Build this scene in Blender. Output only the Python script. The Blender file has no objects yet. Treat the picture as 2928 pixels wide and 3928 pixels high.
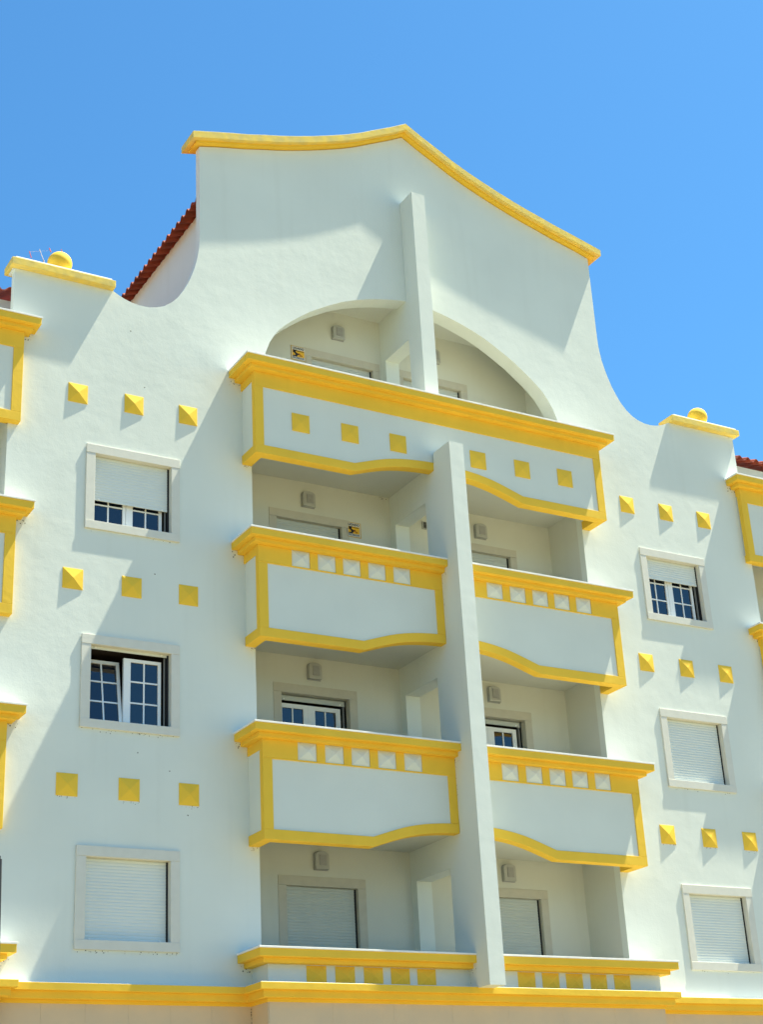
import bpy, bmesh, math, random
from mathutils import Vector, Matrix
random.seed(7)
sc = bpy.context.scene
C = sc.collection

# ------------------------------------------------------------------ camera
cam = bpy.data.cameras.new('camera'); co = bpy.data.objects.new('camera', cam); C.objects.link(co)
Rv = Vector((0.8683379994937643, -0.49333269662435236, -0.0511074268234261))
Uv = Vector((-0.15957788526765881, -0.37546351386014926, 0.9129961929237663))
Fv = Vector((0.46959984792232323, 0.7846336726148924, 0.40475422496892693))
co.matrix_world = Matrix(((Rv.x, Uv.x, -Fv.x, -12.5494), (Rv.y, Uv.y, -Fv.y, -19.5690), (Rv.z, Uv.z, -Fv.z, -4.9060), (0, 0, 0, 1)))
cam.sensor_fit = 'VERTICAL'; cam.sensor_height = 36.0; cam.sensor_width = 27.0
cam.lens = 36.0 * 6172.5 / 3928.0
cam.clip_end = 5000.0; cam.clip_start = 0.05
sc.camera = co
sc.render.resolution_x = 764; sc.render.resolution_y = 1024

# ------------------------------------------------------------------ sun, sky, exposure
SA, SB = 5.54, 12.4                      # metres a shadow moves left / down per metre of depth
to_sun = Vector((SA, -1.0, SB)).normalized()
elev = math.asin(to_sun.z); azim = math.atan2(to_sun.x, to_sun.y)
sl = bpy.data.lights.new('sun', 'SUN'); so = bpy.data.objects.new('sun', sl); C.objects.link(so)
sl.energy = 5.0; sl.angle = math.radians(0.5); sl.color = (1.0, 0.94, 0.73)
so.rotation_euler = (-to_sun).to_track_quat('-Z', 'Y').to_euler()
so.location = (20, -10, 40)
w = bpy.data.worlds.new('World'); sc.world = w; w.use_nodes = True
nt = w.node_tree; nt.nodes.clear()
sky = nt.nodes.new('ShaderNodeTexSky'); sky.sky_type = 'NISHITA'; sky.sun_disc = False
sky.sun_elevation = elev; sky.sun_rotation = azim; sky.altitude = 20; sky.air_density = 1.0; sky.dust_density = 0.6; sky.ozone_density = 2.2
bg = nt.nodes.new('ShaderNodeBackground'); bg.inputs['Strength'].default_value = 0.07
wo = nt.nodes.new('ShaderNodeOutputWorld')
tint = nt.nodes.new('ShaderNodeMix'); tint.data_type = 'RGBA'; tint.blend_type = 'MULTIPLY'; tint.inputs['Factor'].default_value = 1.0
tint.inputs['B'].default_value = (0.39, 0.82, 1.02, 1)          # deep, clean blue of the photograph's sky
nt.links.new(sky.outputs[0], tint.inputs['A']); nt.links.new(tint.outputs['Result'], bg.inputs[0]); nt.links.new(bg.outputs[0], wo.inputs[0])
sc.view_settings.view_transform = 'Standard'; sc.view_settings.look = 'None'; sc.view_settings.gamma = 1.0
sc.view_settings.exposure = 1.60
sc.render.engine = 'CYCLES'
sc.cycles.max_bounces = 10; sc.cycles.diffuse_bounces = 7

# ------------------------------------------------------------------ materials
def mat(name, col, rough=0.85, var=0.04, vscale=1.2, bump=0.0, bscale=6.0, spec=0.3, fine=0.0, col2=None, streak=0.0, metal=0.0):
    m = bpy.data.materials.new(name); m.use_nodes = True
    n = m.node_tree.nodes; l = m.node_tree.links
    b = n['Principled BSDF']; b.inputs['Roughness'].default_value = rough
    b.inputs['Specular IOR Level'].default_value = spec; b.inputs['Metallic'].default_value = metal
    tc = n.new('ShaderNodeNewGeometry')
    nz = n.new('ShaderNodeTexNoise'); nz.inputs['Scale'].default_value = vscale; nz.inputs['Detail'].default_value = 6
    l.new(tc.outputs['Position'], nz.inputs['Vector'])
    cr = n.new('ShaderNodeValToRGB')
    c2 = col2 or tuple(c * (1 - 2.2 * var) for c in col)
    cr.color_ramp.elements[0].position = 0.3; cr.color_ramp.elements[0].color = (*c2, 1)
    cr.color_ramp.elements[1].position = 0.68; cr.color_ramp.elements[1].color = (*[min(1, c * (1 + var * .4)) for c in col], 1)
    l.new(nz.outputs['Fac'], cr.inputs['Fac'])
    out = cr.outputs['Color']
    if streak > 0:                      # rain streaks: noise stretched along z
        mp = n.new('ShaderNodeMapping'); mp.inputs['Scale'].default_value = (5.0, 5.0, 0.35)
        l.new(tc.outputs['Position'], mp.inputs['Vector'])
        n2 = n.new('ShaderNodeTexNoise'); n2.inputs['Scale'].default_value = 1.0; n2.inputs['Detail'].default_value = 4
        l.new(mp.outputs[0], n2.inputs['Vector'])
        r2 = n.new('ShaderNodeValToRGB'); r2.color_ramp.elements[0].position = 0.55; r2.color_ramp.elements[0].color = (1, 1, 1, 1)
        r2.color_ramp.elements[1].position = 0.85; r2.color_ramp.elements[1].color = (1 - streak, 1 - streak * 1.1, 1 - streak * 1.3, 1)
        l.new(n2.outputs['Fac'], r2.inputs['Fac'])
        mx = n.new('ShaderNodeMix'); mx.data_type = 'RGBA'; mx.blend_type = 'MULTIPLY'; mx.inputs['Factor'].default_value = 1
        l.new(out, mx.inputs['A']); l.new(r2.outputs['Color'], mx.inputs['B']); out = mx.outputs['Result']
    l.new(out, b.inputs['Base Color'])
    if bump > 0:
        nb = n.new('ShaderNodeTexNoise'); nb.inputs['Scale'].default_value = bscale; nb.inputs['Detail'].default_value = 5; nb.inputs['Roughness'].default_value = 0.55
        l.new(tc.outputs['Position'], nb.inputs['Vector'])
        bp = n.new('ShaderNodeBump'); bp.inputs['Strength'].default_value = 1.0; bp.inputs['Distance'].default_value = bump
        l.new(nb.outputs['Fac'], bp.inputs['Height'])
        if fine > 0:
            nf = n.new('ShaderNodeTexNoise'); nf.inputs['Scale'].default_value = 45.0; nf.inputs['Detail'].default_value = 3
            l.new(tc.outputs['Position'], nf.inputs['Vector'])
            bf = n.new('ShaderNodeBump'); bf.inputs['Strength'].default_value = 1.0; bf.inputs['Distance'].default_value = fine
            l.new(nf.outputs['Fac'], bf.inputs['Height']); l.new(bp.outputs[0], bf.inputs['Normal']); bp = bf
        l.new(bp.outputs[0], b.inputs['Normal'])
    return m

M = {}
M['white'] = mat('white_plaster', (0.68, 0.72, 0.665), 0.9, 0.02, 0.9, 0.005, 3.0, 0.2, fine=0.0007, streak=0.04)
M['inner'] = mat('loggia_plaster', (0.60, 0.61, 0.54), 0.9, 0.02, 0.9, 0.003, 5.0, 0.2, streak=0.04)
M['smooth'] = mat('white_panel_paint', (0.66, 0.70, 0.645), 0.85, 0.02, 1.3, 0.003, 5.0, 0.2, fine=0.0004)
M['coping'] = mat('white_coping_stone', (0.80, 0.80, 0.78), 0.7, 0.04, 6, 0.002, 20, 0.3)
M['yellow'] = mat('yellow_masonry_paint', (0.83, 0.53, 0.05), 0.8, 0.03, 2.0, 0.003, 9, 0.25, fine=0.0005, streak=0.05)
M['yworn'] = mat('worn_yellow_paint', (0.80, 0.58, 0.11), 0.85, 0.06, 7.0, 0.004, 14, 0.25, fine=0.0008, col2=(0.64, 0.50, 0.16))
M['stone'] = mat('pale_limestone_trim', (0.64, 0.63, 0.56), 0.7, 0.02, 9, 0.001, 30, 0.3)
M['ground_stone'] = mat('beige_stone_cladding', (0.60, 0.47, 0.31), 0.75, 0.06, 2.5, 0.002, 12, 0.3, col2=(0.56, 0.45, 0.31))
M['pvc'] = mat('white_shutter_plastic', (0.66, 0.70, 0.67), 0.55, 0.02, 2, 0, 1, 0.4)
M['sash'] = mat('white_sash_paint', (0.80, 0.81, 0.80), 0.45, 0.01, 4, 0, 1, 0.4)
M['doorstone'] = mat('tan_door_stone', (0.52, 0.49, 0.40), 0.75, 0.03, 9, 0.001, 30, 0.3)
M['shadedpvc'] = mat('shaded_door_shutter_plastic', (0.50, 0.53, 0.49), 0.55, 0.02, 2, 0, 1, 0.4)  # white shutter plastic darkened in its colour to stand for loggia shade
M['dark'] = mat('black_guide_rail', (0.012, 0.012, 0.014), 0.6, 0.02, 4, 0, 1, 0.3)
M['room'] = mat('dark_room', (0.03, 0.022, 0.02), 0.95, 0.1, 1.5, 0, 1, 0.1)
M['guide'] = mat('grey_guide_rail', (0.20, 0.20, 0.19), 0.5, 0.02, 4, 0, 1, 0.4)
M['tile'] = mat('terracotta_tile', (0.30, 0.055, 0.022), 0.75, 0.18, 4.0, 0.002, 20, 0.3, col2=(0.16, 0.03, 0.014))
M['lampbody'] = mat('grey_lamp_plastic', (0.42, 0.43, 0.40), 0.5, 0.03, 6, 0, 1, 0.4)
M['lens'] = mat('grey_lamp_lens', (0.33, 0.335, 0.325), 0.35, 0.05, 20, 0, 1, 0.5)
M['mould'] = mat('dark_mould', (0.06, 0.045, 0.03), 0.95, 0.2, 30, 0, 1, 0.1)
M['signw'] = mat('sign_white', (0.62, 0.62, 0.58), 0.5, 0.02, 10, 0, 1, 0.4)
M['signy'] = mat('sign_yellow', (0.80, 0.45, 0.02), 0.5, 0.02, 10, 0, 1, 0.4)
M['signb'] = mat('sign_border', (0.55, 0.36, 0.10), 0.5, 0.02, 10, 0, 1, 0.4)
M['signk'] = mat('sign_black', (0.012, 0.01, 0.012), 0.5, 0.02, 10, 0, 1, 0.4)
M['signg'] = mat('sign_slate_letters', (0.10, 0.13, 0.17), 0.5, 0.02, 10, 0, 1, 0.4)
M['signr'] = mat('sign_rust_ring', (0.30, 0.06, 0.01), 0.5, 0.02, 10, 0, 1, 0.4)
M['antred'] = mat('antenna_red', (0.65, 0.08, 0.05), 0.5, 0.02, 10, 0, 1, 0.4)
M['antwhite'] = mat('antenna_aluminium', (0.62, 0.60, 0.62), 0.4, 0.02, 10, 0, 1, 0.5)
M['post'] = mat('black_post_paint', (0.015, 0.016, 0.018), 0.5, 0.02, 10, 0, 1, 0.4)
M['paving'] = mat('limestone_paving', (0.35, 0.29, 0.155), 0.9, 0.06, 1.5, 0.004, 12, 0.2)
M['bounce_patch'] = mat('warm_bounce_patch', (0.30, 0.26, 0.165), 0.9, 0.06, 1.5, 0.004, 12, 0.2)  # colour of the added ground patch that bounces warm light
M['asphalt'] = mat('asphalt', (0.06, 0.06, 0.06), 0.95, 0.1, 3, 0.004, 30, 0.2)
M['ground'] = mat('dry_ground', (0.09, 0.10, 0.065), 0.95, 0.12, 0.4, 0.01, 3, 0.1)
g = bpy.data.materials.new('window_glass'); g.use_nodes = True; b = g.node_tree.nodes['Principled BSDF']
b.inputs['Base Color'].default_value = (0.003, 0.005, 0.014, 1); b.inputs['Roughness'].default_value = 0.03; b.inputs['IOR'].default_value = 1.75
nb = g.node_tree.nodes.new('ShaderNodeTexNoise'); nb.inputs['Scale'].default_value = 1.8
gg = g.node_tree.nodes.new('ShaderNodeNewGeometry'); g.node_tree.links.new(gg.outputs['Position'], nb.inputs['Vector'])
bb = g.node_tree.nodes.new('ShaderNodeBump'); bb.inputs['Distance'].default_value = 0.004
g.node_tree.links.new(nb.outputs['Fac'], bb.inputs['Height']); g.node_tree.links.new(bb.outputs[0], b.inputs['Normal'])
M['glass'] = g

# ------------------------------------------------------------------ mesh helpers
class MB:
    def __init__(s): s.bm = bmesh.new(); s.mats = []
    def mi(s, m):
        if m not in s.mats: s.mats.append(m)
        return s.mats.index(m)
    def faces(s, vs, fs, m):
        k = s.mi(m); v = [s.bm.verts.new(p) for p in vs]; out = []
        for f in fs:
            q = s.bm.faces.new([v[i] for i in f]); q.material_index = k; out.append(q)
        return out
    def box(s, x0, x1, y0, y1, z0, z1, m):
        x0, x1 = sorted((x0, x1)); y0, y1 = sorted((y0, y1)); z0, z1 = sorted((z0, z1))
        vs = [(x, y, z) for z in (z0, z1) for y in (y0, y1) for x in (x0, x1)]
        s.faces(vs, [(0, 2, 3, 1), (4, 5, 7, 6), (0, 1, 5, 4), (2, 6, 7, 3), (0, 4, 6, 2), (1, 3, 7, 5)], m)
    def prism_z(s, pts, z0, z1, m):          # footprint polygon in xy
        if sum(pts[i][0] * pts[(i + 1) % len(pts)][1] - pts[(i + 1) % len(pts)][0] * pts[i][1] for i in range(len(pts))) < 0: pts = pts[::-1]
        n = len(pts); vs = [(x, y, z0) for x, y in pts] + [(x, y, z1) for x, y in pts]
        s.faces(vs, [tuple(range(n))[::-1], tuple(range(n, 2 * n))] + [(i, (i + 1) % n, n + (i + 1) % n, n + i) for i in range(n)], m)
    def prism_y(s, pts, y0, y1, m):          # outline polygon in xz
        if sum(pts[i][0] * pts[(i + 1) % len(pts)][1] - pts[(i + 1) % len(pts)][0] * pts[i][1] for i in range(len(pts))) < 0: pts = pts[::-1]
        n = len(pts); vs = [(x, y0, z) for x, z in pts] + [(x, y1, z) for x, z in pts]
        s.faces(vs, [tuple(range(n)), tuple(range(n, 2 * n))[::-1]] + [(i, n + i, n + (i + 1) % n, (i + 1) % n) for i in range(n)], m)
    def strip_y(s, top, bot, y0, y1, m):     # band between two polylines with equal x's (quads, closed)
        n = len(top)
        vs = [(x, y0, z) for x, z in top] + [(x, y0, z) for x, z in bot] + [(x, y1, z) for x, z in top] + [(x, y1, z) for x, z in bot]
        fs = []
        for i in range(n - 1):
            fs += [(n + i, n + i + 1, i + 1, i), (2 * n + i, 2 * n + i + 1, 3 * n + i + 1, 3 * n + i), (i, i + 1, 2 * n + i + 1, 2 * n + i), (n + i + 1, n + i, 3 * n + i, 3 * n + i + 1)]
        fs += [(0, 2 * n, 3 * n, n), (n - 1, 2 * n - 1, 4 * n - 1, 3 * n - 1)]
        s.faces(vs, fs, m)
    def pyramid(s, x0, x1, z0, z1, yb, base, h, m):
        yf = yb - base; cx, cz = (x0 + x1) / 2, (z0 + z1) / 2
        vs = [(x0, yb, z0), (x1, yb, z0), (x1, yb, z1), (x0, yb, z1), (x0, yf, z0), (x1, yf, z0), (x1, yf, z1), (x0, yf, z1), (cx, yf - h, cz)]
        s.faces(vs, [(0, 3, 2, 1), (0, 1, 5, 4), (1, 2, 6, 5), (2, 3, 7, 6), (3, 0, 4, 7), (4, 5, 8), (5, 6, 8), (6, 7, 8), (7, 4, 8)], m)
    def rod(s, a, b, r, m, n=8):
        a, b = Vector(a), Vector(b); d = (b - a).normalized(); u = d.orthogonal().normalized(); v = d.cross(u)
        vs = [tuple(p + (u * math.cos(t) + v * math.sin(t)) * r) for p in (a, b) for t in [2 * math.pi * i / n for i in range(n)]]
        s.faces(vs, [tuple(range(n))[::-1], tuple(range(n, 2 * n))] + [(i, (i + 1) % n, n + (i + 1) % n, n + i) for i in range(n)], m)
    def speck(s, x, y, z, r, axis, m):       # small ragged mould mark lying 1 mm proud of a surface
        k = random.randint(5, 7); a0 = random.random() * 6
        pts = [(math.cos(a0 + 6.283 * i / k) * r * random.uniform(.5, 1.2), math.sin(a0 + 6.283 * i / k) * r * random.uniform(.5, 1.2)) for i in range(k)]
        if axis == 'y': vs = [(x + p, y, z + q) for p, q in pts]
        elif axis == 'x': vs = [(x, y + p, z + q) for p, q in pts]
        else: vs = [(x + p, y + q, z) for p, q in pts]
        s.faces(vs, [tuple(range(k))], m)
    def build(s, name, parent=None, bevel=0.0, smooth=False, origin=None, recalc=True):
        if recalc: bmesh.ops.recalc_face_normals(s.bm, faces=s.bm.faces)
        me = bpy.data.meshes.new(name)
        if origin:
            bmesh.ops.translate(s.bm, verts=s.bm.verts, vec=[-c for c in origin])
        s.bm.to_mesh(me); s.bm.free()
        for m in s.mats: me.materials.append(M[m])
        o = bpy.data.objects.new(name, me); C.objects.link(o)
        if origin: o.location = origin
        if smooth:
            for p in me.polygons: p.use_smooth = True
        if parent: o.parent = parent
        if bevel > 0:
            bv = o.modifiers.new('bevel', 'BEVEL'); bv.width = bevel; bv.segments = 2; bv.limit_method = 'ANGLE'; bv.angle_limit = math.radians(40)
        return o

def thing(name, label, cat, loc=(0, 0, 0), group=None):
    o = bpy.data.objects.new(name, None); C.objects.link(o); o.location = loc
    o['label'] = label; o['category'] = cat
    if group: o['group'] = group
    return o
def tag(o, label, cat, group=None):
    o['label'] = label; o['category'] = cat
    if group: o['group'] = group
    return o

def plate(name, outline, holes, y0, y1, m, parent):     # flat wall with curved outline and openings
    cu = bpy.data.curves.new(name, 'CURVE'); cu.dimensions = '2D'; cu.fill_mode = 'BOTH'; cu.extrude = (y1 - y0) / 2
    for loop in [outline] + holes:
        sp = cu.splines.new('POLY'); sp.points.add(len(loop) - 1); sp.use_cyclic_u = True
        for p, (x, z) in zip(sp.points, loop): p.co = (x, z, 0, 1)
    t = bpy.data.objects.new('tmp', cu); C.objects.link(t)
    dg = bpy.context.evaluated_depsgraph_get(); me = bpy.data.meshes.new_from_object(t.evaluated_get(dg))
    bpy.data.objects.remove(t)
    ym = (y0 + y1) / 2
    for v in me.vertices: v.co = (v.co.x, ym - v.co.z, v.co.y)
    me.name = name
    for p in me.polygons: p.use_smooth = False
    me.materials.clear(); me.materials.append(M[m])
    o = bpy.data.objects.new(name, me); C.objects.link(o)
    if parent: o.parent = parent
    return o

def text_mesh(name, s, size, x, y, z, m, parent, width=None):
    cu = bpy.data.curves.new(name, 'FONT'); cu.body = s; cu.size = size; cu.extrude = 0.0008; cu.align_x = 'CENTER'; cu.align_y = 'CENTER'; cu.offset = size * 0.03
    t = bpy.data.objects.new('tmp', cu); C.objects.link(t)
    dg = bpy.context.evaluated_depsgraph_get(); me = bpy.data.meshes.new_from_object(t.evaluated_get(dg)); bpy.data.objects.remove(t)
    xs = [v.co.x for v in me.vertices]; k = width / (max(xs) - min(xs)) if width else 1
    mx = (max(xs) + min(xs)) / 2
    for v in me.vertices: v.co = ((v.co.x - mx) * k + x, y - v.co.z, v.co.y + z)
    me.materials.clear(); me.materials.append(M[m])
    o = bpy.data.objects.new(name, me); C.objects.link(o); o.parent = parent
    return o

# ------------------------------------------------------------------ ground, pavement, road
GZ = -6.5
def sheet(name, x0, x1, y0, y1, z, m):
    b = MB(); b.faces([(x0, y0, z), (x1, y0, z), (x1, y1, z), (x0, y1, z)], [(0, 1, 2, 3)], m)
    o = b.build(name, recalc=False); o['kind'] = 'structure'; return o
sheet('ground', -1500, 1500, -1500, 1500, GZ - 0.14, 'ground')
sheet('bounce_patch', 0.5, 30.0, -11.0, -0.6, GZ + 0.004, 'bounce_patch')  # unseen, made-up bright patch; bounces light up onto right side and undersides
sheet('road', -300, 300, -16.0, -5.5, GZ - 0.13, 'asphalt')
for nm, y0, y1 in (('pavement', -5.5, 0.6), ('pavement', -60.0, -16.0)):
    b = MB(); b.box(-300, 300, y0, y1, GZ - 0.3, GZ, 'paving'); o = b.build(nm); o['kind'] = 'structure'

# ------------------------------------------------------------------ the building
H = 2.85
B = thing('apartment_building', 'white plastered apartment block with yellow trimmed balconies, curved gable and red tiled roofs', 'building', (0, 0, GZ))
class _P: pass
B.location = (0, 0, 0)

WT = 0.14                                             # facade wall thickness
def mirror(pts): return [(-x, z) for x, z in pts][::-1]
gab = [(0, 12.57), (0.30, 12.40), (0.62, 12.235), (0.94, 12.065), (1.25, 11.925), (1.57, 11.80), (1.87, 11.69), (2.17, 11.59), (2.46, 11.50), (2.76, 11.42), (3.05, 11.335), (3.34, 11.265), (3.60, 11.20), (3.872, 11.12)]
gabw = [(x, z - 0.02) for x, z in gab]
sc_curve = [(3.872, 9.45), (3.876, 9.30), (3.890, 9.15), (3.915, 8.98), (3.955, 8.82), (4.005, 8.66), (4.07, 8.49), (4.15, 8.33), (4.24, 8.185), (4.34, 8.07), (4.46, 7.975), (4.59, 7.915), (4.72, 7.885), (4.86, 7.88), (4.98, 7.895), (5.10, 7.93), (5.19, 7.97), (5.285, 8.02)]
half = gabw + sc_curve + [(6.785, 8.02), (6.785, GZ + 4.2)]
outline = mirror(half)[:-1] + half
outline = [(x, z) for x, z in outline]
WX = dict(a=5.641, b=4.223, c=5.507, d=4.351)
ZW = [(-0.289 + k * H, -1.588 + k * H) for k in range(3)]          # stone surround top, bottom
holes = []
for k in range(3):
    zt, zb = ZW[k][0] - 0.135 + 0.03, ZW[k][1] + 0.122 - 0.03
    for s in (-1, 1):
        x0, x1 = sorted((s * (WX['c'] + .03), s * (WX['d'] - .03)))
        holes.append([(x0, zb), (x1, zb), (x1, zt), (x0, zt)])
CEIL = {0: 0.14, 1: 3.00, 2: 5.94}
FLOOR = {0: -2.10, 1: 0.32, 2: 3.18, 3: 6.05}
for k in range(3): holes.append([(-3.053, FLOOR[k] - .02), (3.053, FLOOR[k] - .02), (3.053, CEIL[k] + .02), (-3.053, CEIL[k] + .02)])
arch = [(2.80, 7.30), (2.775, 7.56), (2.70, 7.76), (2.615, 7.91), (2.53, 8.03), (2.42, 8.14), (2.30, 8.245), (2.14, 8.37), (1.98, 8.49), (1.80, 8.60), (1.60, 8.715), (1.38, 8.83), (1.16, 8.92), (0.92, 9.00), (0.68, 9.065), (0.43, 9.12), (0.20, 9.16), (0, 9.19)]
archh = [(2.83, 6.30)] + arch
holes.append(archh + [(-x, z) for x, z in archh[:-1]][::-1])
facade = plate('facade_wall', outline, holes, 0.0, WT, 'white', B)

plate('arch_lining', [(-3.25, 6.1), (3.25, 6.1), (3.25, 9.42), (-3.25, 9.42)], [[(x, z if z > 6.4 else 6.2) for x, z in holes[-1]]], WT + .0005, .285, 'white', B)

# gable cornice: two steps following the curved gable
b = MB()
full = [(-x, z) for x, z in gab[1:]][::-1] + gab
def ext(pts, e):
    p = list(pts); p[0] = (p[0][0] - e, p[0][1] - e * .22); p[-1] = (p[-1][0] + e, p[-1][1] - e * .22); return p
def band(pts, z0, z1, y0, y1, m): b.strip_y([(x, z + z1) for x, z in pts], [(x, z + z0) for x, z in pts], y0, y1, m)
band(ext(full, 0.09), -0.005, 0.035, -0.09, WT + 0.09, 'yellow')
band(ext(full, 0.18), 0.035, 0.155, -0.175, WT + 0.17, 'yworn')
band(ext(full, 0.165), 0.155, 0.170, -0.16, WT + 0.155, 'coping')
b.build('gable_cornice', B)

# pillar caps with ball finials on the two shoulders
for s in (-1, 1):
    b = MB(); b.box(s * 5.285 - s * .075 * 0, s * 6.865, -0.115, 0.27, 8.02, 8.135, 'yworn')
    b.box(s * 5.34, s * 6.81, -0.098, 0.25, 8.135, 8.165, 'coping')
    b.box(s * 5.33, s * 6.82, -0.002, 0.20, 7.99, 8.02, 'white')
    cap = b.build('shoulder_cap', B, bevel=0.008)
    bm = bmesh.new(); bmesh.ops.create_uvsphere(bm, u_segments=48, v_segments=32, radius=0.182)
    me = bpy.data.meshes.new('ball_finial'); bm.to_mesh(me); bm.free(); me.materials.append(M['yellow'])
    for p in me.polygons: p.use_smooth = True
    o = bpy.data.objects.new('ball_finial', me); C.objects.link(o); o.parent = cap; o.location = (s * 6.09, 0.10, 8.335)

# returns of the shoulder walls and volumes behind
b = MB()
for s in (-1, 1):
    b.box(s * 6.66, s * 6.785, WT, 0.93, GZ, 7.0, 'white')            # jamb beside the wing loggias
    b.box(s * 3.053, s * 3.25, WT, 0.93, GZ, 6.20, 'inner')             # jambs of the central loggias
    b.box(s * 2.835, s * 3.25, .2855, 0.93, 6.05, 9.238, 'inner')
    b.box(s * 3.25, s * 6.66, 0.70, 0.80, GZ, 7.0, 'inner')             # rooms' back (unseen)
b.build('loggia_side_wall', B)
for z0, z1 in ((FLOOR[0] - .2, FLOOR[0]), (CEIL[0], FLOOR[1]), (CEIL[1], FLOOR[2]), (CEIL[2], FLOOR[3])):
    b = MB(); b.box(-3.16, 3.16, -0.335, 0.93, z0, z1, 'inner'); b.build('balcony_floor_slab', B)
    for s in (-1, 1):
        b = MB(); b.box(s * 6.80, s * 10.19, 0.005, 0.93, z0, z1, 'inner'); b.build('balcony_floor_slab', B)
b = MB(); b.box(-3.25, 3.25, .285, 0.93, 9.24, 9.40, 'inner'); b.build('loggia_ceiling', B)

# dividing fins with passage openings
def fin_outline(yf, yb, z0, z1, ops):
    return None
FX = 0.128
def fin(name, yf, yb, z0, z1, ops):
    # built as a plate in the yz plane with openings (y0,y1,z0,z1)
    o = plate(name, [(yf, z0), (yb, z0), (yb, z1), (yf, z1)], [[(a, c), (b_, c), (b_, d), (a, d)] for a, b_, c, d in ops], -FX, FX, 'white', B)
    for v in o.data.vertices:
        y, x, z = v.co.x, v.co.y, v.co.z; v.co = (-x, y, z)
    return o
fin('dividing_fin', -0.394, -0.004, 6.3, 11.115, [])
fin('dividing_fin', -0.965, -0.492, -2.03, 6.123, [])
fin('loggia_partition', -0.004, 0.93, 6.05, 9.24, [(-0.0035, 0.77, 6.06, 8.43)])
for k, zt in ((2, 5.40), (1, 2.53), (0, -0.315)):
    fin('loggia_partition', -0.492, 0.93, FLOOR[k], CEIL[k], [(-0.168, 0.77, FLOOR[k] + 0.01, zt)])

# loggia back walls
dh = []
DW = {'M2': (5.40, 5.267), 'M1': (2.552, 2.412), 'M0': (-0.305, -0.441)}
doors = []
for k, (zo, zi) in ((2, (5.40, 5.267)), (1, (2.552, 2.412)), (0, (-0.305, -0.441))):
    for s in (-1, 1):
        xo0, xo1 = sorted((s * .905, s * 2.325)); doors.append((k, s, xo0, xo1, zo, zi, FLOOR[k]))
for s in (-1, 1):
    xo0, xo1 = sorted((s * .165, s * 1.594)); doors.append((3, s, xo0, xo1, 8.418, 8.280, FLOOR[3]))
dholes = [[(x0 + .12, zf + .02), (x1 - .12, zf + .02), (x1 - .12, zi + .012), (x0 + .12, zi + .012)] for k, s, x0, x1, zo, zi, zf in doors]
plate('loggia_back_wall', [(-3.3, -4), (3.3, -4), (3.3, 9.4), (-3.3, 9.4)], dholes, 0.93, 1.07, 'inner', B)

# ---- windows and doors
def slats(b, x0, x1, y, z0, z1, m):
    n = max(1, round((z1 - z0) / 0.042)); hgt = (z1 - z0) / n
    prof = []
    for i in range(n):
        z = z0 + i * hgt; prof += [(y + .0045, z), (y, z + hgt * .22), (y - .0015, z + hgt * .55), (y + .001, z + hgt * .9), (y + .0045, z + hgt * .95)]
    prof.append((y + .006, z1))
    vs = [(x, py, pz) for py, pz in prof for x in (x0, x1)]
    b.faces(vs, [(2 * i, 2 * i + 1, 2 * i + 3, 2 * i + 2) for i in range(len(prof) - 1)], m)

def shutter(parent, x0, x1, y, zbot, ztop, m='pvc'):
    b = MB(); slats(b, x0, x1 - .030, y, zbot + .035, ztop, m)
    b.box(x0, x1 - .030, y - .004, y + .012, zbot, zbot + .035, m)
    for xx in (x0 + .09, x1 - .11): b.box(xx - .012, xx + .012, y - .016, y - .003, zbot + .008, zbot + .028, 'sash')
    b.build('roller_shutter', parent)

def sash(parent, x0, x1, y, z0, z1, wl=.05, wr=.05, wt=.05, wb=.028, bars_z=(), tilt=0.0, mx=None):
    """one casement leaf with glazing bars; its pane is a sibling"""
    b = MB(); d = .045; org = ((x0 + x1) / 2, y, z0)
    b.box(x0, x0 + wl, y, y + d, z0, z1, 'sash'); b.box(x1 - wr, x1, y, y + d, z0, z1, 'sash')
    b.box(x0 + wl, x1 - wr, y + .001, y + d, z1 - wt, z1, 'sash'); b.box(x0 + wl, x1 - wr, y + .001, y + d, z0, z0 + wb, 'sash')
    mx = mx if mx is not None else (x0 + wl + x1 - wr) / 2
    b.box(mx - .0105, mx + .0105, y + .010, y + .03, z0 + wb, z1 - wt, 'sash')
    for zz in bars_z: b.box(x0 + wl, x1 - wr, y + .012, y + .028, zz - .0105, zz + .0105, 'sash')
    o = b.build('sash', parent, origin=org)
    p = MB(); p.faces([(x0 + wl, y + .022, z0 + wb), (x1 - wr, y + .022, z0 + wb), (x1 - wr, y + .022, z1 - wt), (x0 + wl, y + .022, z1 - wt)], [(0, 1, 2, 3)], 'glass')
    q = p.build('pane', parent, origin=org, recalc=False)
    for e in (o, q): e.rotation_euler = (-tilt, 0, 0)

def surround(name, xo0, xo1, xi0, xi1, zo0, zo1, zi0, zi1, yf, depth, door=False):
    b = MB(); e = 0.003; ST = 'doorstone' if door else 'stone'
    b.box(xo0, xo1, yf, yf + .026 - .001 if not door else .929, zi1, zo1, ST)               # lintel
    yb = -.001 if not door else .929
    if not door: b.box(xo0, xo1, yf - .003, yb, zo0, zi0, ST)
    b.box(xo0, xi0, yf + e, yb, zi0 if not door else zo0, zi1 - .001, ST)
    b.box(xi1, xo1, yf + e, yb, zi0 if not door else zo0, zi1 - .001, ST)
    l = .028; y1 = yb + depth
    b.box(xi0 - l, xi0, yb, y1, zi0 - l, zi1 + l, ST); b.box(xi1, xi1 + l, yb, y1, zi0 - l, zi1 + l, ST)
    b.box(xi0, xi1, yb, y1, zi1, zi1 + l, ST)
    if not door: b.box(xi0, xi1, yb, y1, zi0 - l, zi0, ST)
    return b.build(name, B, bevel=0.004)

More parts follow.
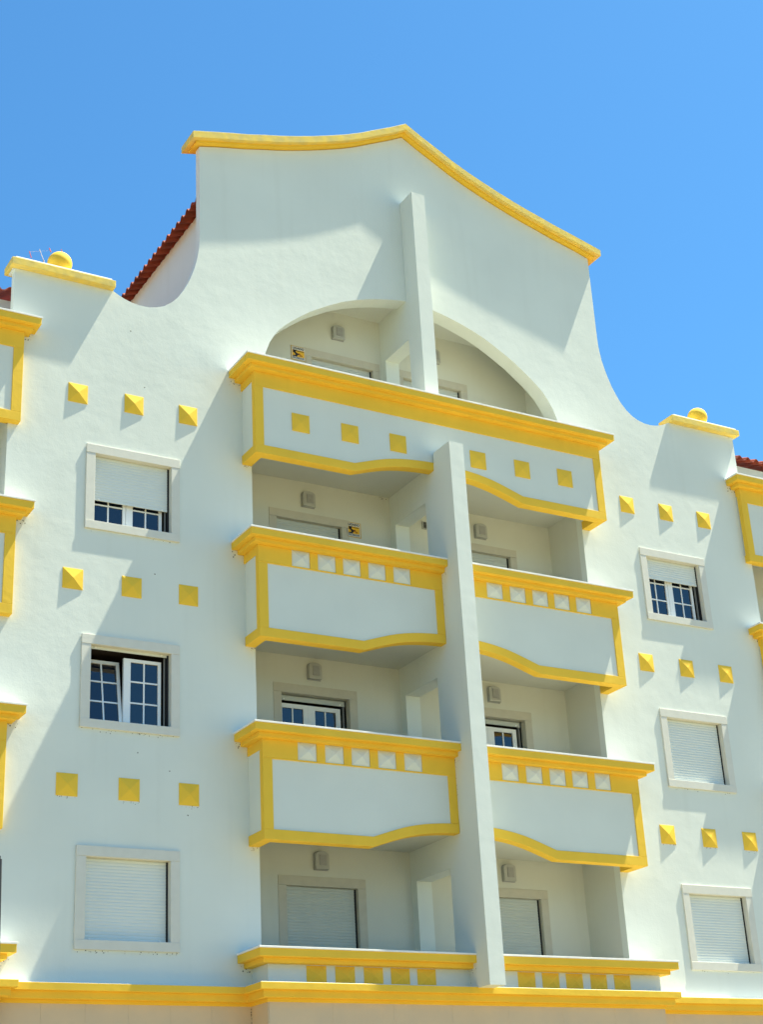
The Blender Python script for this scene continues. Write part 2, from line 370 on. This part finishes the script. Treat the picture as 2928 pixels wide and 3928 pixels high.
def recess_box(parent, x0, x1, y0, y1, z0, z1):
    b = MB()
    b.faces([(x0, y0, z0), (x1, y0, z0), (x1, y0, z1), (x0, y0, z1), (x0, y1, z0), (x1, y1, z0), (x1, y1, z1), (x0, y1, z1)],
            [(4, 5, 6, 7), (0, 1, 5, 4), (2, 3, 7, 6), (0, 4, 7, 3), (1, 2, 6, 5)], 'room')
    b.build('dark_room', parent, recalc=False)

# shutter bottom height for each window: (storey, side) -> fraction height above the sill in metres, None = closed
SH = {(2, -1): 4.595, (1, -1): 2.395, (0, -1): None, (2, 1): 4.905, (1, 1): None, (0, 1): None}
for k in (2, 1, 0):
    for s in (-1, 1):
        xo0, xo1 = sorted((s * WX['a'], s * WX['b'])); xi0, xi1 = sorted((s * WX['c'], s * WX['d']))
        zo1, zo0 = ZW[k]; zi1, zi0 = zo1 - .135, zo0 + .122
        wn = surround('window', xo0, xo1, xi0, xi1, zo0, zo1, zi0, zi1, -.028, .13)
        zs = SH[(k, s)]
        shutter(wn, xi0 + .002, xi1, .075, zi0 + .004 if zs is None else zs, zi1 - .001)
        b = MB(); b.box(xi1 - .029, xi1 - .001, .074, .125, zi0 + .001, zi1 - .001, 'dark'); b.box(xi1 - .056, xi1 - .042, .100, .13, zi0 + .001, zi1 - .002, 'guide') if zs else None
        b.build('guide_rail', wn)
        recess_box(wn, xi0, xi1, .13, .69, zi0, zi1)
        if zs:
            off = xi0 + 5.507
            zr = zi0; tz = zi0 + .955
            bars = (zi0 + .635, zi0 + .335)
            tl = 0.175 if (k, s) == (1, -1) else 0.0
            sash(wn, -5.50 + off, -4.985 + off, .14, zr + .002, tz, .045, .045, .045, .035, bars, tilt=tl)
            sash(wn, -4.980 + off, -4.437 + off, .135, zr + .002, tz, .100, .045, .045, .035, bars)

for k, s, x0, x1, zo, zi, zf in doors:
    xi0, xi1 = x0 + .132, x1 - .132
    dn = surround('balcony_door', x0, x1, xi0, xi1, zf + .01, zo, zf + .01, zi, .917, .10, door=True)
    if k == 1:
        shutter(dn, xi0 + .002, xi1 + .004, 1.045, zi - .085, zi - .001, 'shadedpvc')
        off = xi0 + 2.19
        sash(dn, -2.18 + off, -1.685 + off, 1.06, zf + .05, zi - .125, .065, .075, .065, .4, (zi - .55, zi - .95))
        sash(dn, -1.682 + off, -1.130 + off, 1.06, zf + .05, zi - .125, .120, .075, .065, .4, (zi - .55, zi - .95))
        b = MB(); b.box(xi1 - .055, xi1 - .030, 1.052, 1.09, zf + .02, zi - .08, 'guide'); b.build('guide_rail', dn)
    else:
        shutter(dn, xi0 + .002, xi1 - .002, .995, zf + .02, zi - .001, 'shadedpvc')
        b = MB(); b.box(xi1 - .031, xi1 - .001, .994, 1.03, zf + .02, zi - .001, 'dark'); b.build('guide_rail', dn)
    recess_box(dn, xi0 - .01, xi1 + .01, 1.09, 1.7, zf + .02, zi + .01)

# ---- pyramid studs on the walls (shared mesh)
pm = None
for k in range(3):
    for xa in (5.7865, 4.934, 4.083):
        for s in (-1, 1):
            if pm is None:
                b = MB(); b.pyramid(-.1455, .1455, -.149, .149, 0, .007, .031, 'yellow'); o = b.build('pyramid_stud', B); pm = o.data
            else:
                o = bpy.data.objects.new('pyramid_stud', pm); C.objects.link(o); o.parent = B
            o.location = (s * xa, 0.0, 0.482 + k * H)

# ---- balconies
WAVE = [(1.545, 0), (1.40, .048), (1.25, .098), (1.11, .142), (.98, .178), (.84, .208), (.70, .232), (.56, .249), (.42, .262), (.28, .271), (.128, .277)]
def foot(xa, xb, yo, e, retA, retB, th):
    """footprint of a parapet ring: front from xa to xb (xa<xb), returning to the wall (y=0) where ret is set"""
    xo0 = xa - (e if retA else 0); xo1 = xb + (e if retB else 0); y = -(yo + e); yi = -(yo - th)
    pts = [(xo0, y), (xo1, y)]
    pts += [(xo1, -0.001), (xb - th, -0.001), (xb - th, yi)] if retB else [(xo1, yi)]
    pts += [(xa + th, yi), (xa + th, -0.001), (xo0, -0.001)] if retA else [(xo0, yi)]
    return pts
def mould(b, n, x0, x1, y, z, axis='y'):
    for _ in range(n): b.speck(random.uniform(x0, x1), y, z + random.gauss(0, .012), random.uniform(.004, .011), axis, 'mould')

def balcony(xa, xb, yb, yc, zct, zbb, retA, retB, style, wave=None, stripA=.144, stripB=.144, th=.16):
    ex = yc - yb
    # core parapet
    b = MB(); ins = .018; zt = zct - .10
    ysf, ysb = -(yb - ins), -(yb - th)
    thc, ysc = th - .005, -(yb - th) - .005
    top = zt
    if wave: bot = [(x, zbb + .05 + z) for x, z in wave]
    else: bot = [(xa, zbb + .05), (xb, zbb + .05)]
    cxa, cxb = xa + (ins if retA else 0), xb - (ins if retB else 0)
    bot = [(min(max(x, cxa), cxb), z) for x, z in bot]
    b.strip_y([(x, top) for x, z in bot], bot, ysf, ysc, 'smooth')
    for ret, x, sg in ((retA, xa, 1), (retB, xb, -1)):
        if ret: b.box(x + sg * ins, x + sg * thc, ysc, -.001, zbb + .05, top, 'smooth')
    par = b.build('balcony', B)
    # cornice
    b = MB()
    b.prism_z(foot(xa, xb, yb, ex * .52, retA, retB, th), zct - .165, zct - .10, 'yellow')
    b.prism_z(foot(xa, xb, yb, ex, retA, retB, th + .02), zct - .10, zct, 'yellow')
    for ret, x, sg in ((retA, xa, -1), (retB, xb, 1)):
        if ret:
            for _ in range(9): b.speck(x + sg * random.uniform(0, ex), -.0015 - random.random() * 0, zct - .12 - random.random() * .10, random.uniform(.004, .012), 'y', 'mould')
            for _ in range(3): b.speck(x + sg * random.uniform(0, ex), -yb - random.uniform(.0, .01), zct - .1005, .008, 'z', 'mould')
    b.build('cornice', par, bevel=0.003)
    b = MB(); b.prism_z(foot(xa, xb, yb, ex + .012, retA, retB, th + .035), zct + .001, zct + .026, 'coping'); b.build('coping', par, bevel=0.003)
    # yellow frame bands
    b = MB(); yf = -yb
    t2 = .14
    wv = wave or [(xa, 0), (xb, 0)]
    if style != 'base':
        b.strip_y([(x, zbb + z + t2) for x, z in wv], [(x, zbb + z) for x, z in wv], yf, ysb, 'yellow')
        for ret, x, sg in ((retA, xa, 1), (retB, xb, -1)):
            if ret: b.box(x, x + sg * th, ysb, -.001, zbb, zbb + t2, 'yellow')
        zpt = zct - (.408 if style == 'top' else .435)
        zb2 = zct - .165
        if stripA: b.box(xa, xa + stripA, yf, yf + ins + .01, zbb + t2 - .0 + (wv[0][1]), zpt, 'yellow')
        if stripB: b.box(xb - stripB, xb, yf, yf + ins + .01, zbb + t2 + (wv[-1][1]), zpt, 'yellow')
        for ret, x, sg in ((retA, xa, 1), (retB, xb, -1)):
            if ret:
                b.box(x, x + sg * (ins + .01), yf + ins + .01, yf + .10, zbb + t2, zb2 - .13, 'yellow')    # strip wrapping round the corner
                b.box(x, x + sg * (ins + .01), yf + ins + .01, -.001, zb2 - .13, zb2, 'yellow')
        if style == 'teeth':
            sgn = 1 if (xa + xb) > 0 else -1
            if retA and retB:
                cs = []; c = xa + .75
                while c < xb - .6: cs.append(c); c += .425
            else: cs = sorted(sgn * c for c in (.832, 1.262, 1.688, 2.105, 2.530))
            xs = [xa] + [v for c in cs for v in (c - .1465, c + .1465)] + [xb]
            for i in range(0, len(xs), 2): b.box(xs[i], xs[i + 1], yf, yf + ins + .01, zpt + .018, zb2, 'yellow')
            b.box(xa, xb, yf, yf + ins + .01, zpt, zpt + .018, 'yellow')
        else:
            b.box(xa, xb, yf, yf + ins + .01, zpt, zb2, 'yellow')
        fr = b.build('yellow_frame', par, bevel=0.004)
    else:
        b.bm.free(); sgn = 1 if (xa + xb) > 0 else -1
        cs = sorted(sgn * c for c in (.818, 1.230, 1.643, 2.072, 2.497)); zpt = -2.02; zb2 = -1.775
    if style in ('teeth', 'base'):
        mt = 'smooth' if style == 'teeth' else 'yellow'
        hh = (zb2 - zpt) / 2; zc = (zb2 + zpt) / 2
        me = None
        for c in cs:
            if me is None:
                b = MB(); b.pyramid(-.146, .146, -hh + (.018 if style == 'teeth' else 0), hh, 0, .004, .050, mt); o = b.build('pyramid_stud', par); me = o.data
            else: o = bpy.data.objects.new('pyramid_stud', me); C.objects.link(o); o.parent = par
            o.location = (c, ysf - .0005, zc)
    if style == 'top':
        me = None
        for c in (-2.447, -1.60, -.747, .735, 1.588, 2.44):
            if me is None:
                b = MB(); b.pyramid(-.147, .147, -.149, .149, 0, .010, .022, 'yellow'); o = b.build('pyramid_stud', par); me = o.data
            else: o = bpy.data.objects.new('pyramid_stud', me); C.objects.link(o); o.parent = par
            o.location = (c, ysf - .0005, 6.179)
    return par

YB, YC = .489, .682
wl = [(-3.214, 0)] + [(-x, z) for x, z in WAVE]
wr = [(x, z) for x, z in WAVE][::-1] + [(3.214, 0)]
balcony(-3.214, 3.214, .480, .676, 7.070, 5.546, True, True, 'top', wave=wl + wr)
for k, zct, zbb in ((1, 4.239, 2.686), (0, 1.376, -0.161)):
    balcony(-3.214, -.128, YB, YC, zct, zbb, True, False, 'teeth', wave=wl, stripB=.134)
    balcony(.128, 3.214, YB, YC, zct, zbb, False, True, 'teeth', wave=wr, stripA=.0)
for sA, sB, xa, xb in ((True, False, -3.214, -.128), (False, True, .128, 3.214)):
    balcony(xa, xb, YB, YC, -1.600, -2.12, sA, sB, 'base')
for zct, zbb, st in ((7.085, 5.50, 'plain'), (4.232, 2.66, 'teeth'), (1.376, -.17, 'teeth'), (-1.60, -2.12, 'plain')):
    balcony(6.64, 10.2, .125, .308, zct, zbb, True, True, st)
    balcony(-10.2, -6.64, .125, .308, zct, zbb, True, True, st)

# ---- wings beyond the shoulders: back walls, far pier, roofs
for s in (-1, 1):
    b = MB()
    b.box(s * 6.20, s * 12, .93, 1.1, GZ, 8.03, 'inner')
    b.box(s * 10.2, s * 12, -.0, .93, GZ, 8.02, 'white')
    b.build('wing_wall', B)

# ground storey stone and string cornice
b = MB()
b.box(-3.214, 3.214, -.489, 0.9, GZ, -2.20, 'ground_stone')
for s in (-1, 1):
    n = 6; xs = [3.214 + (6.6 - 3.214) * i / n for i in range(n + 1)]
    for i in range(n): b.box(s * (xs[i] + .0007), s * (xs[i + 1] - .0007), -.005, 0.9, GZ, -2.20, 'ground_stone')
    b.box(s * 6.6, s * 12, -.18, 0.9, GZ, -2.20, 'ground_stone')
n = 7
for i in range(n):
    xa = -3.2 + 6.4 * i / n; b.box(xa + .0007, xa + 6.4 / n - .0007, -.494, -.480, GZ, -2.20, 'ground_stone')
for _ in range(26): b.speck(-3.2145 - random.random() * .01, -.006, -2.25 - random.random() * .5, random.uniform(.004, .01), 'y', 'mould')
b.build('ground_floor_cladding', B)
b = MB()
def ring(e, ew, z0, z1, m):
    pts = [(-3.214 - e, -.489 - e), (3.214 + e, -.489 - e), (3.214 + e, -ew), (6.62 - e, -ew), (6.62 - e, -.18 - ew), (12, -.18 - ew), (12, .1), (-12, .1), (-12, -.18 - ew), (-6.62 + e, -.18 - ew), (-6.62 + e, -ew), (-3.214 - e, -ew)]
    b.prism_z(pts, z0, z1, m)
ring(.185, .19, -2.105, -2.02, 'yellow'); ring(.115, .12, -2.195, -2.105, 'yellow'); ring(.02, .02, -2.24, -2.195, 'yellow')
ring(.175, .18, -2.02, -2.012, 'coping')
b.build('string_cornice', B, bevel=0.003)

# ---- tiled roofs
def tiled_roof(name, origin, along, up, length, run, pitch, spacing):
    """along = unit vec of eave, up = horizontal unit vec up-slope; tiles corrugated across the eave"""
    b = MB(); A = Vector(along); U = Vector(up); per = 10; n = int(length / spacing); tl = .38; rows = max(1, int(run / tl))
    def pt(i, r, lift):
        t = (i % per) / per
        h = .052 * max(0, math.cos(2 * math.pi * t)) ** .6 if math.cos(2 * math.pi * t) > 0 else -.022 * (-math.cos(2 * math.pi * t)) ** .7
        p = Vector(origin) + A * (i * spacing / per) + U * r * math.cos(pitch) + Vector((0, 0, 1)) * (r * math.sin(pitch) + h + lift)
        return tuple(p)
    for r in range(rows):
        lo, hi = r * tl, (r + 1) * tl + .03
        vs = []
        for i in range(n * per + 1): vs += [pt(i, lo, .022), pt(i, hi, .0), pt(i, lo, .004), pt(i, hi, -.018)]
        fs = []
        for i in range(n * per):
            a = 4 * i; c = a + 4
            fs += [(a, c, c + 1, a + 1), (a + 2, a + 3, c + 3, c + 2), (a, a + 2, c + 2, c)]
        b.faces(vs, fs, 'tile')
    o = b.build(name, B, recalc=True, smooth=False)
    return o
PITCH = math.radians(24)
tiled_roof('tiled_roof', (-3.84, .188, 10.205), (0, 1, 0), (1, 0, 0), 9.8, 4.1, PITCH, .2026)
tiled_roof('tiled_roof', (3.84, .188, 10.205), (0, 1, 0), (-1, 0, 0), 9.8, 4.1, PITCH, .2026)
tiled_roof('tiled_roof', (6.20, .76, 8.10), (1, 0, 0), (0, 1, 0), 5.8, 3.4, PITCH, .208)
tiled_roof('tiled_roof', (-6.20, .76, 8.10), (-1, 0, 0), (0, 1, 0), 5.8, 3.4, PITCH, .208)
b = MB()
for s in (-1, 1):
    b.box(s * 3.45, s * 3.60, WT, 10.0, 6.5, 10.30, 'white')
    b.box(s * 3.25, s * 12, 1.10, 10.0, GZ, 7.0, 'white')
b.box(-3.45, 3.45, 9.8, 10.0, 6.5, 10.3, 'white'); b.box(-3.25, 3.25, 1.75, 10, GZ, 9.4, 'white')
for s in (-1, 1): b.box(s * 3.3, s * 6.785, WT, 1.1, 6.6, 7.0, 'white'); b.box(s * 6.785, s * 12, 4.0, 10, 6.5, 8.0, 'white')
b.build('attic_wall', B)
for s in (-1, 1):
    b = MB(); b.box(s * 3.61, s * 6.60, WT + .01, 9.99, 7.005, 7.06, 'tile'); b.box(s * 6.60, s * 11.9, 1.3, 9.99, 7.005, 7.06, 'tile'); b.build('terrace_roof', B)

# mould marks under window sills and studs
b = MB()
for k, s, n in ((1, -1, 26), (0, -1, 30), (1, 1, 12), (0, 1, 6), (2, -1, 4)):
    x0, x1 = sorted((s * WX['a'], s * WX['b']))
    for _ in range(n): b.speck(random.uniform(x0 + .02, x1 - .03), -.0012, ZW[k][1] - abs(random.gauss(.006, .018)), random.uniform(.003, .009), 'y', 'mould')
for xa in (5.7865, 4.934, 4.083):
    for s in (-1, 1):
        for _ in range(9): b.speck(s * xa + random.uniform(-.14, .14), -.0012, .330 - abs(random.gauss(0, .015)), random.uniform(.003, .008), 'y', 'mould')
for x, z in ((-4.36, .78), (-4.82, .99), (-4.59, 3.58), (-4.1, .2), (-5.0, 7.4), (-4.77, 6.5)): b.speck(x, -.0012, z, .012, 'y', 'mould')
for z0 in (4.239, 1.376, -1.60):
    for _ in range(8): b.speck(-.1295, -random.uniform(.40, .66), z0 - .17 - abs(random.gauss(0, .03)), random.uniform(.004, .010), 'x', 'mould')
    for _ in range(10): b.speck(-.1295, -.492 - random.random() * .02, z0 - random.uniform(.2, .75), random.uniform(.003, .007), 'x', 'mould')
for z0 in (5.546, 2.686, -.161):
    for _ in range(6): b.speck(-3.18 + random.random() * .12, -.0012, z0 - abs(random.gauss(.01, .02)), random.uniform(.004, .009), 'y', 'mould')
for _ in range(5): b.speck(-.25 + random.gauss(0, .04), .9285, 5.90 + random.random() * .03, .009, 'y', 'mould')
b.build('mould_stain', B)['kind'] = 'stuff'

# ------------------------------------------------------------------ wall lamps
def lamp_mesh(cx, zb):
    pass
floorname = {3: 'top floor', 2: 'third floor', 1: 'second floor', 0: 'lowest'}
lamp0 = None
for k, zc in ((2, 5.635), (1, 2.782), (0, -.072), (3, 8.835)):
    for s in (-1, 1):
        xc = s * (1.615 if k < 3 else .935) + (.0 if s > 0 else -.02)
        where = {(3, -1): 'grey bulkhead lamp under the arch, left of the upper fin',
                 (3, 1): 'grey bulkhead lamp under the arch, partly hidden behind the upper fin',
                 (2, -1): 'grey bulkhead lamp left of the fin, below the balcony with six yellow studs',
                 (2, 1): 'grey bulkhead lamp right of the fin, below the balcony with six yellow studs',
                 (1, -1): 'grey bulkhead lamp left of the fin, above the blue reflecting balcony door',
                 (1, 1): 'grey bulkhead lamp right of the fin, above the half hidden glazed balcony door',
                 (0, -1): 'grey bulkhead lamp left of the fin in the lowest loggia above a closed shutter',
                 (0, 1): 'grey bulkhead lamp right of the fin in the lowest loggia above a closed shutter'}[(k, s)]
        t = thing('wall_lamp', where, 'wall lamp', (xc, .93, zc), 'wall lamps above the balcony doors')
        if lamp0 is None:
            b = MB(); pts = [(-.108, -.128), (.108, -.128), (.108, .075)] + [(.108 * math.cos(a), .075 + .055 * math.sin(a)) for a in [math.pi * i / 8 for i in range(1, 8)]] + [(-.108, .075)]
            b.prism_y([(x * 1.09, z * 1.09) for x, z in pts], -.012, 0, 'lens'); b.prism_y(pts, -.07, -.012, 'lampbody'); p1 = b.build('lamp_body', t, bevel=.025)
            b = MB(); b.box(-.05, .062, -.082, -.07, -.075, .075, 'lens')
            p2 = b.build('lamp_lens', t); lamp0 = (p1, p2)
        else:
            for q in lamp0:
                c = q.copy(); C.objects.link(c); c.parent = t

# vent / intercom grille seen through the passage
b = MB(); b.box(.475, .552, .905, .929, 5.494, 5.626, 'lampbody'); b.box(.497, .549, .900, .905, 5.508, 5.612, 'dark')
for i in range(4): b.box(.497, .549, .897, .900, 5.515 + i * .025, 5.523 + i * .025, 'guide')
tag(b.build('vent_grille'), 'small dark grille box seen through the passage beside the long fin, third floor', 'vent')

# ------------------------------------------------------------------ alarm signs
def sign(x0, z0, w, h, label):
    t = thing('alarm_sign', label, 'sign', (x0 + w / 2, .928, z0)); X = x0 - (x0 + w / 2)
    b = MB(); b.box(-w / 2, w / 2, -.008, 0, 0, h, 'signb'); b.box(-w / 2 + .012, w / 2 - .016, -.010, -.008, .012, h - .012, 'signw'); b.build('board', t)
    b = MB(); fx0, fx1, fz0, fz1 = -w / 2 + .022, w / 2 - .030, h * .235, h * .715
    b.box(fx0, fx1, -.012, -.010, fz0, fz1, 'signy')
    def P(pts, m, y=-.0135): b.prism_y([(fx0 + (fx1 - fx0) * p, fz0 + (fz1 - fz0) * q) for p, q in pts], y, -.012, m)
    P([(0.02, .98), (.36, .98), (.38, .86), (.26, .78), (.30, .64), (.44, .52), (.50, .50), (.52, .34), (.40, .16), (.38, .0), (.02, .0), (.02, .16), (.26, .22), (.24, .40), (.10, .58), (.02, .62), (.06, .78)], 'signk')
    P([(.44, .52), (.60, .56), (.66, .44), (.64, .32), (.52, .30)], 'signr')
    cx, cz, ro, ri = .72, .22, .11, .055
    ringp = [(cx + ro * math.cos(a), cz + ro * math.sin(a)) for a in [6.283 * i / 16 for i in range(17)]] + [(cx + ri * math.cos(a), cz + ri * math.sin(a)) for a in [6.283 * i / 16 for i in range(16, -1, -1)]]
    P(ringp, 'signr', -.0137)
    for i in range(2): b.box(fx0 + .085, fx1 - .01, -.0135, -.012, fz1 - .016 - i * .009, fz1 - .011 - i * .009, 'signk')
    b.build('picture', t)
    text_mesh('lettering', 'LIGADO', .052, -.004, -.011, h * .835, 'signk', t, width=w * .78)
    text_mesh('lettering', 'PROSEGUR', .042, -.004, -.011, h * .145, 'signg', t, width=w * .78)
sign(-1.846, 8.143, .272, .262, 'yellow and white LIGADO sign beside the door frame under the arch, top floor')
sign(-.943, 5.128, .254, .258, 'yellow and white LIGADO sign right of the shuttered door on the third floor loggia')

# ------------------------------------------------------------------ antenna and post
t = thing('roof_antenna', 'thin red and white television antenna behind the left ball finial', 'antenna', (-5.734, 2.0, 7.0))
b = MB(); b.rod((-5.734, 2, 7.0), (-5.734, 2, 9.61), .012, 'antwhite'); b.build('mast', t).matrix_parent_inverse = t.matrix_basis.inverted()
b = MB(); b.rod((-5.813, 2, 9.80), (-5.734, 2, 9.60), .006, 'antwhite'); b.rod((-5.98, 2.0, 9.70), (-5.62, 2.0, 9.83), .0015, 'antwhite'); b.build('boom', t).matrix_parent_inverse = t.matrix_basis.inverted()
b = MB()
for a, c, r in (((-5.977, 2, 9.71), (-5.94, 2, 9.60), .007), ((-5.65, 2, 9.866), (-5.62, 2, 9.80), .008), ((-5.45, 2, 9.90), (-5.43, 2, 9.84), .006)): b.rod(a, c, r, 'antred')
b.build('element', t).matrix_parent_inverse = t.matrix_basis.inverted()

b = MB(); px = -7.005
b.rod((px + .14, -1.2, GZ), (px, -1.2, -.80), .045, 'post', 16); b.rod((px, -1.2, -.80), (px, -1.2, -.76), .03, 'post', 16); b.rod((px + .14, -1.2, GZ), (px + .13, -1.2, GZ + .5), .075, 'post', 16)
tag(b.build('street_post'), 'slim black post standing in front of the facade at the left edge', 'post')
